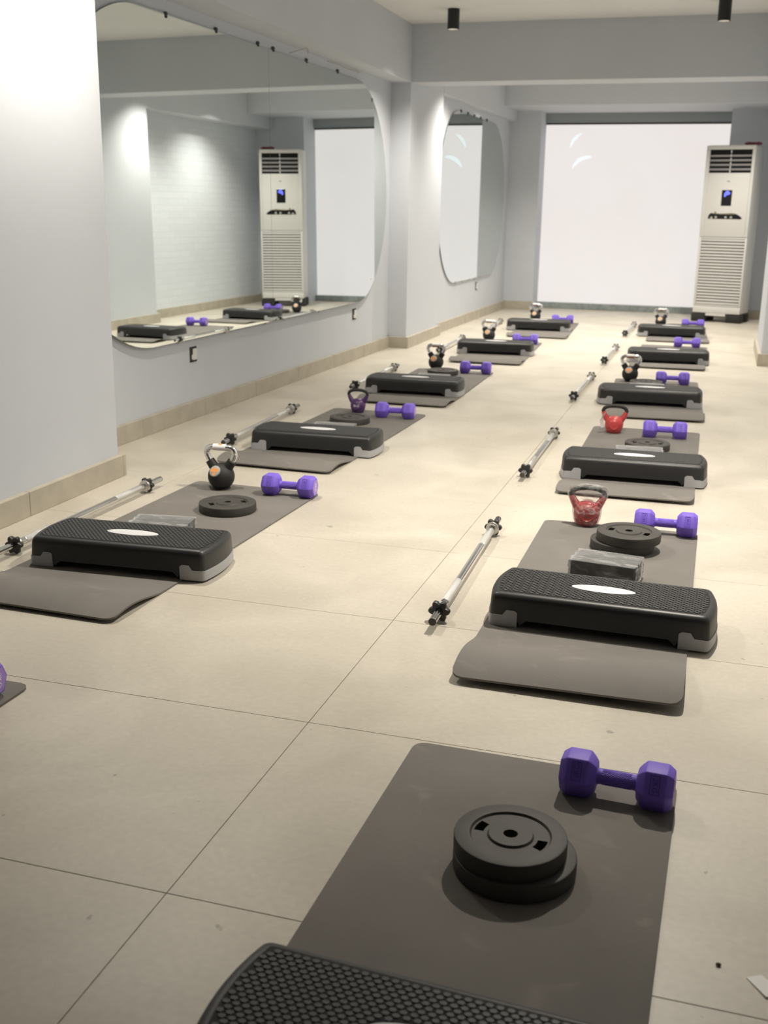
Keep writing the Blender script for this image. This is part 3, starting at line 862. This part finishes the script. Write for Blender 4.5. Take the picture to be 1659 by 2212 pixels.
# ------------------------------------------------------------------ kettlebells
def kb_steel_meshes():
    bm = bmesh.new()
    R = 0.0605; zc = 0.0560
    prof = [(0.0, 0.0), (0.040, 0.0), (0.0425, 0.0018)]
    a0 = math.asin(max(-1, (0.006 - zc) / R)); 
    for k in range(0, 17):
        a = a0 + (PI / 2 - a0) * k / 16; prof.append((max(0.0001, R * math.cos(a)), zc + R * math.sin(a)))
    lathe(bm, prof[1:], 36)
    for s in (-1, 1): cyl(bm, (s * 0.020, 0, 0.078), (s * 0.0535, 0, 0.1285), 0.024, 0.0205, 22)
    ball = new_mesh('ball', bm, 'rubber', 35)
    bm = bmesh.new()
    path = smooth_path([(-0.047, 0, 0.118), (-0.060, 0, 0.142), (-0.0665, 0, 0.163), (-0.060, 0, 0.181), (-0.044, 0, 0.1885), (-0.02, 0, 0.189), (0.02, 0, 0.189), (0.044, 0, 0.1885), (0.060, 0, 0.181), (0.0665, 0, 0.163), (0.060, 0, 0.142), (0.047, 0, 0.118)], 5)
    tube(bm, path, 0.0140, 16)
    handle = new_mesh('handle', bm, 'chrome', 60)
    bm = bmesh.new(); lathe(bm, [(0.0138, -0.0345), (0.0152, -0.034), (0.0152, 0.026), (0.0138, 0.0265)], 24, Matrix.Translation((0, 0, 0.189)) @ Matrix.Rotation(PI / 2, 4, 'Y'))
    label = new_mesh('paper_sleeve', bm, 'paper', 40)
    d = Vector((-0.20, -0.80, 0.56)).normalized(); c = Vector((0, 0, zc))
    base = Matrix.Translation(c) @ frame_z(d)
    z_ax = d; x_ax = Vector((1, 0, 0)) - d * d.x; x_ax.normalize(); y_ax = z_ax.cross(x_ax)
    base = basis(x_ax, y_ax, z_ax, c)
    bm = bmesh.new(); lathe(bm, [(0.026, 0.050), (0.026, 0.0612), (0.0245, 0.0620)], 30, base); disc = new_mesh('emblem', bm, 'silver_print', 30)
    bm = bmesh.new(); lathe(bm, [(0.0215, 0.0618), (0.0215, 0.0626)], 30, base @ Matrix.Translation((0, 0.003, 0)) @ Matrix.Diagonal((1, 0.46, 1, 1)))
    lathe(bm, [(0.0075, 0.0618), (0.0075, 0.0626)], 20, base @ Matrix.Translation((-0.001, -0.0155, 0)))
    print_ = new_mesh('emblem_print', bm, 'orange')
    bm = bmesh.new(); n = 18; rows = []
    for x in (-0.009, 0.009):
        rows.append([bm.verts.new((x, 0.0156 * math.cos(PI * (0.30 + 0.45 * k / n)) * -1, 0.189 + 0.0156 * math.sin(PI * (0.30 + 0.45 * k / n)))) for k in range(n + 1)])
    for k in range(n): bm.faces.new((rows[0][k], rows[0][k + 1], rows[1][k + 1], rows[1][k]))
    band_top = new_mesh('sleeve_print', bm, 'orange')
    bm = bmesh.new(); rows = []
    for x in (-0.032, 0.024):
        rows.append([bm.verts.new((x, -0.0156 * math.cos(-PI * (0.02 + 0.40 * k / n)), 0.189 + 0.0156 * math.sin(-PI * (0.02 + 0.40 * k / n)))) for k in range(n + 1)])
    for k in range(n): bm.faces.new((rows[0][k], rows[0][k + 1], rows[1][k + 1], rows[1][k]))
    band_low = new_mesh('sleeve_print', bm, 'brown_print')
    return ball, handle, label, disc, print_, band_top, band_low
KS = kb_steel_meshes()
def kettlebell_steel(x, y, deg, label, brown=True, z=0.0075, s=1.0):
    r = thing('kettlebell', label, 'kettlebell', (x, y, z), math.radians(deg), 'chrome-handled black kettlebells')
    r.scale = (s, s, s)
    b_ = link('ball', KS[0], r); e = link('emblem', KS[3], b_); 
    link('emblem_print', KS[4], b_)
    h = link('handle', KS[1], r); h['label'] = 'chrome handle'
    link('paper_sleeve', KS[2], h); link('sleeve_print', KS[6] if brown else KS[5], h)
    return r

def kb_vinyl_meshes(color):
    bm = bmesh.new()
    prof = [(0.036, 0.0), (0.040, 0.002), (0.0475, 0.020), (0.0525, 0.040), (0.0530, 0.055), (0.0495, 0.072), (0.041, 0.085), (0.028, 0.0935), (0.012, 0.097), (0.001, 0.0975)]
    lathe(bm, prof, 36)
    for s in (-1, 1):
        tube(bm, smooth_path([(s * 0.026, 0, 0.058), (s * 0.043, 0, 0.080), (s * 0.057, 0, 0.102), (s * 0.0655, 0, 0.121)], 4), 0.012, 14,
             [0.021 - 0.0095 * k / 12 for k in range(13)])
    body = new_mesh('body', bm, color, 50)
    bm = bmesh.new()
    tube(bm, smooth_path([(-0.0645, 0, 0.118), (-0.066, 0, 0.128), (-0.058, 0, 0.142), (-0.035, 0, 0.1515), (0, 0, 0.1545), (0.035, 0, 0.1515), (0.058, 0, 0.142), (0.066, 0, 0.128), (0.0645, 0, 0.118)], 5), 0.0105, 14)
    handle = new_mesh('handle', bm, 'rubber', 60)
    return body, handle
KVp = kb_vinyl_meshes('kb_purple'); KVr = kb_vinyl_meshes('kb_red')
KV_text = text_mesh('3KG', 0.023, 0.0006, 'white_print')
bm = bmesh.new(); lathe(bm, [(0.026, 0.044), (0.026, 0.0515), (0.024, 0.0525), (0.022, 0.0505)], 28)
KV_ring_p = new_mesh('number_recess', bm, 'kb_purple', 40)
KV_ring_r = KV_ring_p.copy(); KV_ring_r.materials.clear(); KV_ring_r.materials.append(M['kb_red'])
def kettlebell_vinyl(x, y, deg, label, meshes, ring, text=False, z=0.0075, s=1.0):
    r = thing('kettlebell', label, 'kettlebell', (x, y, z), math.radians(deg)); r.scale = (s, s, s)
    b_ = link('body', meshes[0], r); h = link('handle', meshes[1], r); h['label'] = 'black grip'
    d = Vector((0, -0.985, 0.17)).normalized(); xa = Vector((1, 0, 0)); ya = d.cross(xa)
    q = link('number_recess', ring, b_); q.matrix_local = basis(xa, ya, d, (0, 0, 0.042))
    if text:
        t = link('number_lettering', KV_text, b_); t.matrix_local = basis(xa, ya, d, Vector((0, 0, 0.042)) + d * 0.0535)
    return r

def film_shell():
    """loose crumpled film pulled over a kettlebell"""
    bm = bmesh.new(); seg = 56
    sec = [(0.0, 0.040, 0.040), (0.008, 0.048, 0.047), (0.03, 0.056, 0.053), (0.055, 0.059, 0.056), (0.075, 0.061, 0.050), (0.095, 0.068, 0.040), (0.112, 0.078, 0.032), (0.130, 0.083, 0.027),
           (0.146, 0.079, 0.025), (0.158, 0.066, 0.024), (0.166, 0.045, 0.018), (0.169, 0.02, 0.008)]
    zs = [sec[0][0] + (sec[-1][0]) * k / 40 for k in range(41)]
    loops = []
    for z in zs:
        for a, b_ in zip(sec, sec[1:]):
            if a[0] <= z <= b_[0] + 1e-9:
                t = (z - a[0]) / (b_[0] - a[0]); wx = a[1] + (b_[1] - a[1]) * t; wy = a[2] + (b_[2] - a[2]) * t; break
        lp = []
        for i in range(seg):
            th = 2 * PI * i / seg; c = math.cos(th); s_ = math.sin(th)
            p = Vector((wx * math.copysign(abs(c) ** 0.85, c), wy * math.copysign(abs(s_) ** 0.85, s_), z))
            nn = noise.fractal(p * 55, 0.9, 2.0, 4)
            k = min(1, z / 0.01)
            lp.append(p * (1 + 0.035 * nn * k) if z > 0.004 else p)
        loops.append(lp)
    loft(bm, loops, True, False, True)
    return new_mesh('plastic_wrap', bm, 'film_light', 25)

# ------------------------------------------------------------------ foam block in shrink wrap
bm = box(-0.110, 0.110, -0.070, 0.070, 0.001, 0.073, 0.006, 2); B_foam = new_mesh('foam_core', bm, 'foam', 35)
def wrap_mesh(seed):
    bm = bmesh.new()
    add_box(bm, -0.1135, 0.1135, -0.0735, 0.0735, 0.0003, 0.0755)
    bmesh.ops.subdivide_edges(bm, edges=bm.edges[:], cuts=13, use_grid_fill=True)
    for v in bm.verts:
        p = v.co; n = noise.fractal(Vector((p.x * 40 + seed, p.y * 60, p.z * 60)), 0.8, 2.0, 4)
        endk = 1.0 if abs(p.x) > 0.112 else 0.22
        if p.z > 0.002: v.co += Vector((math.copysign(0.006, p.x) * (n + 0.5) if endk == 1.0 else 0, 0, 0)) + (Vector((0, 0, 1)) if p.z > 0.075 else Vector((0, math.copysign(1, p.y), 0))) * max(-0.0012, n * 0.0035 * endk)
    return new_mesh('plastic_wrap', bm, 'film', 20)
B_wrap = wrap_mesh(3.0)
def block(x, y, deg, label, z=0.0075):
    r = thing('yoga_block', label, 'yoga block', (x, y, z), math.radians(deg), 'black foam blocks in clear shrink wrap')
    link('foam_core', B_foam, r); link('plastic_wrap', B_wrap, r)
    return r

# ------------------------------------------------------------------ barbell (local axis +x, centre at origin)
RB = 0.0130
def barbell_meshes():
    X = Matrix.Rotation(PI / 2, 4, 'Y')
    bm = bmesh.new(); lathe(bm, [(RB, -0.21), (RB, 0.21)], 24, X); shaft = new_mesh('shaft', bm, 'chrome', 40)
    bm = bmesh.new(); lathe(bm, [(RB, 0.0), (RB + 0.0006, 0.001), (RB + 0.0006, 0.209), (RB, 0.21)], 24, Matrix.Translation((0.21, 0, 0)) @ X); grip = new_mesh('knurled_grip', bm, 'knurl', 40)
    bm = bmesh.new(); prof = []
    x = 0.0
    while x < 0.176:
        prof += [(RB - 0.0004, x), (RB - 0.0013, x + 0.002)]; x += 0.004
    lathe(bm, prof + [(RB - 0.001, 0.178)], 20, Matrix.Translation((0.42, 0, 0)) @ X); sleeve = new_mesh('threaded_sleeve', bm, 'chrome', 60)
    bm = bmesh.new(); lathe(bm, [(RB - 0.0008, 0), (RB - 0.0006, 0.001), (RB - 0.0014, 0.0035), (0.0001, 0.004)], 20, Matrix.Translation((0.597, 0, 0)) @ X); cap = new_mesh('end_cap', bm, 'plate', 40)
    # six-lobed spin-lock collar
    def star(r, x): 
        pts = []
        for k in range(72):
            a = 2 * PI * k / 72 + PI / 6; w = 0.5 + 0.5 * math.cos(6 * a)
            rr = r * (0.70 + 0.30 * w ** 0.62)
            pts.append(Vector((x, rr * math.cos(a), rr * math.sin(a))))
        return pts
    bm = bmesh.new(); S = 0.0345
    loft(bm, [star(S * 0.92, -0.010), star(S, -0.007), star(S, 0.007), star(S * 0.92, 0.010)])
    collar = new_mesh('star_collar', bm, 'black_plastic', 40)
    bm = bmesh.new(); lathe(bm, [(0.0145, -0.024), (0.0245, -0.024), (0.0255, -0.022), (0.0255, -0.012), (0.0235, -0.0095)], 28, X); washer = new_mesh('collar_flange', bm, 'steel', 40)
    bm = bmesh.new(); lathe(bm, [(0.0185, -0.030), (0.0195, -0.029), (0.0195, -0.024)], 24, X); stop = new_mesh('collar_ring', bm, 'steel', 40)
    return shaft, grip, sleeve, cap, collar, washer, stop
BB = barbell_meshes()
def barbell(p0, p1, label, collars=(0.488, 0.488)):
    p0 = Vector(p0); p1 = Vector(p1); c = (p0 + p1) / 2; d = p1 - p0
    r = thing('barbell', label, 'barbell', (c.x, c.y, 0.0347), math.atan2(d.y, d.x), 'straight chrome barbells beside the mats')
    link('shaft', BB[0], r)
    for s, cp in ((1, collars[1]), (-1, collars[0])):
        rot = (0, 0, 0 if s > 0 else PI)
        for me, nm in ((BB[1], 'knurled_grip'), (BB[2], 'threaded_sleeve'), (BB[3], 'end_cap')): link(nm, me, r, None, rot)
        k = link('star_collar', BB[4], r, (s * cp, 0, 0), rot); k['label'] = 'black star-shaped collar'
        w = link('collar_flange', BB[5], k); link('collar_ring', BB[6], k)
    return r

# ------------------------------------------------------------------ the stations
ORD = ['first', 'second', 'third', 'fourth', 'fifth', 'sixth']
ML = 1.70; MW = 0.612
ROW = {'L': 'mirror-side row', 'R': 'air-conditioner row'}
# mat far-edge middle, angle, hump height, hump length; step centre; bar ends; dumbbell; kettlebell; plates; block
ST = {
 'R1': dict(n=6, mat=(-0.300, 2.300, -0.8, 0.03, 0.32), step=(-0.292, 1.237, -2.5), db=(-0.121, 2.188, -3.0), plates=[(-0.285, 1.860, 20, False), (-0.295, 1.860, 76, True)]),
 'R2': dict(n=5, mat=(-0.312, 4.372, 0.2, 0.046, 0.34), step=(-0.268, 3.256, -1.0), bar=((-0.750, 3.010), (-0.785, 4.206), (0.50, 0.478)), db=(-0.132, 4.318, 1.5),
            kb=(-0.448, 4.352, 8, 'wrapped'), plates=[(-0.278, 4.070, 40, False), (-0.256, 4.066, 78, False)], block=(-0.300, 3.680, -7)),
 'R3': dict(n=4, mat=(-0.357, 6.530, 0.5, 0.030, 0.28), step=(-0.335, 5.283, 2.2), bar=((-0.829, 5.000), (-0.840, 6.196), (0.50, 0.48)), db=(-0.243, 6.318, 4.0),
            kb=(-0.533, 6.362, 6, 'red'), plates=[(-0.315, 5.965, 92, False)], block=(-0.332, 5.580, 6)),
 'R4': dict(n=3, mat=(-0.425, 8.57, 3.0, 0.028, 0.32), step=(-0.408, 7.500, 4.0), bar=((-0.905, 7.325), (-0.899, 8.520), (0.50, 0.48)), db=(-0.300, 8.410, 5.0),
            kb=(-0.616, 8.440, 4, 'steel'), plates=[(-0.480, 8.245, 25, False)], block=(-0.445, 7.805, 8)),
 'R5': dict(n=2, mat=(-0.400, 10.96, 0.5, 0.025, 0.30), step=(-0.402, 9.730, 6.0), bar=((-0.907, 9.295), (-0.904, 10.490), (0.50, 0.48)), db=(-0.282, 10.880, 2.0)),
 'R6': dict(n=1, mat=(-0.475, 12.98, 3.0, 0.020, 0.28), step=(-0.478, 11.870, 4.0), bar=((-0.934, 11.548), (-0.916, 12.744), (0.50, 0.48)), db=(-0.290, 12.86, 6.0),
            kb=(-0.640, 12.800, 5, 'steel'), plates=[(-0.455, 12.70, 0, False)]),
 'L0': dict(n=6, mat=(-1.968, 2.285, -0.5, 0.02, 0.30), db=(-1.808, 2.170, 9.0)),
 'L1': dict(n=5, mat=(-1.950, 4.455, -1.6, 0.028, 0.30), step=(-1.934, 3.305, 3.6), bar=((-2.394, 3.135), (-2.379, 4.330), (0.483, 0.478)), db=(-1.756, 4.360, 2.0),
            kb=(-2.092, 4.372, 4, 'steel_white'), plates=[(-1.909, 4.043, 128, False)], block=(-1.965, 3.575, 9)),
 'L2': dict(n=4, mat=(-2.003, 6.512, -1.0, 0.030, 0.32), step=(-1.985, 5.338, 2.6), bar=((-2.456, 5.165), (-2.499, 6.360), (0.50, 0.48)), db=(-1.848, 6.325, 5.0),
            kb=(-2.122, 6.425, 4, 'purple'), plates=[(-2.060, 6.085, 60, False)], block=(-1.995, 5.610, 6)),
 'L3': dict(n=3, mat=(-1.982, 8.490, 1.0, 0.030, 0.32), step=(-2.000, 7.330, 3.2), bar=((-2.430, 7.190), (-2.434, 8.385), (0.50, 0.48)), db=(-1.796, 8.370, 5.0),
            kb=(-2.146, 8.480, 4, 'steel'), plates=[(-2.025, 8.225, 10, False)], block=(-1.952, 7.655, 5)),
 'L4': dict(n=2, mat=(-1.945, 10.66, 3.0, 0.028, 0.32), step=(-1.910, 9.715, 5.0), bar=((-2.375, 9.42), (-2.403, 10.615), (0.50, 0.48)), db=(-1.778, 10.50, 5.0),
            kb=(-2.155, 10.60, 4, 'steel')),
 'L5': dict(n=1, mat=(-1.860, 12.78, 3.0, 0.026, 0.32), step=(-1.872, 11.880, 5.0), bar=((-2.343, 11.25), (-2.385, 12.445), (0.50, 0.48)), db=(-1.730, 12.70, 5.0),
            kb=(-2.061, 12.80, 4, 'steel')),
}
for key, s in ST.items():
    where = '%s from the window in the %s' % (ORD[s['n'] - 1], ROW[key[0]])
    x, y, a, hump, hl = s['mat']
    o = link('exercise_mat', mat_mesh(ML, MW, hump, hl, 0.35 if key[0] == 'R' else -0.35, seed=s['n'] * 1.7 + (5 if key[0] == 'R' else 0)), None, (x, y, 0), (0, 0, math.radians(a)))
    tag(o, 'dark grey exercise mat, ' + where, 'exercise mat', 'dark grey exercise mats in two rows')
    if 'step' in s: step(*s['step'], 'black step with grey ends, ' + where)
    if 'bar' in s: barbell(s['bar'][0], s['bar'][1], 'chrome barbell with star collars, ' + where, s['bar'][2])
    if 'db' in s: dumbbell(*s['db'], 'purple 2KG dumbbell on the mat ' + where)
    if 'block' in s: block(*s['block'], 'shrink-wrapped black foam block on the mat ' + where)
    pls = s.get('plates', [])
    for q, (px, py, pa, sm) in enumerate(pls):
        if len(pls) == 1: lab = 'single black weight plate on the mat ' + where
        else: lab = ('upper black plate' if q else 'lower black plate') + ' stacked on mat ' + where
        plate(px, py, pa, lab, 0.0075 + 0.0362 * q, sm)
    if 'kb' in s:
        kx, ky, ka, kind = s['kb']
        if kind.startswith('steel'):
            kettlebell_steel(kx, ky, ka, 'black chrome-handled kettlebell on the mat ' + where, kind == 'steel')
        elif kind == 'purple':
            kettlebell_vinyl(kx, ky, ka, 'plum purple kettlebell with black grip behind a weight plate', KVp, KV_ring_p, True, s=0.90)
        elif kind == 'red':
            r = kettlebell_vinyl(kx, ky, ka, 'unwrapped glossy red kettlebell with black grip', KVr, KV_ring_r)
            bm = bmesh.new(); rows = []
            for i in range(9):
                rows.append([bm.verts.new((-0.062 - 0.012 * math.sin(i * 0.5) + 0.012 * (j - 2) * 0.5 + 0.004 * random.random(), -0.02 + 0.01 * (j - 2) + 0.006 * random.random(), 0.03 + 0.011 * i)) for j in range(5)])
            for i in range(8):
                for j in range(4): bm.faces.new((rows[i][j], rows[i][j + 1], rows[i + 1][j + 1], rows[i + 1][j]))
            part('torn_wrap', bm, 'film', r, 20)
        else:
            r = kettlebell_vinyl(kx, ky, ka, 'red kettlebell wrapped in crumpled clear plastic film', KVr, KV_ring_r)
            link('plastic_wrap', film_shell(), r)

# ------------------------------------------------------------------ scraps on the floor
bm = bmesh.new()
pts = [(0.1455, 1.677), (0.1705, 1.690), (0.205, 1.652), (0.176, 1.634)]
hi = [bm.verts.new((x, y, 0.0012 + 0.0008 * k)) for k, (x, y) in enumerate(pts)]; lo = [bm.verts.new((x, y, 0.0003)) for x, y in pts]
bm.faces.new(hi); bm.faces.new(lo[::-1])
for i in range(4): bm.faces.new((hi[i], hi[(i + 1) % 4], lo[(i + 1) % 4], lo[i]))
tag(part('paper_scrap', bm, 'paper'), 'small white paper scrap lying on the bare floor', 'paper')
bm = bmesh.new(); bmesh.ops.create_icosphere(bm, subdivisions=2, radius=0.0042, matrix=Matrix.Translation((0.1, 1.694, 0.003)) @ Matrix.Diagonal((1.2, 0.8, 0.7, 1)))
for v in bm.verts: v.co += Vector(noise.noise_vector(v.co * 300)) * 0.0008
tag(part('pebble', bm, 'stone', None, 60), 'tiny brown crumb on the floor near the paper scrap', 'pebble')
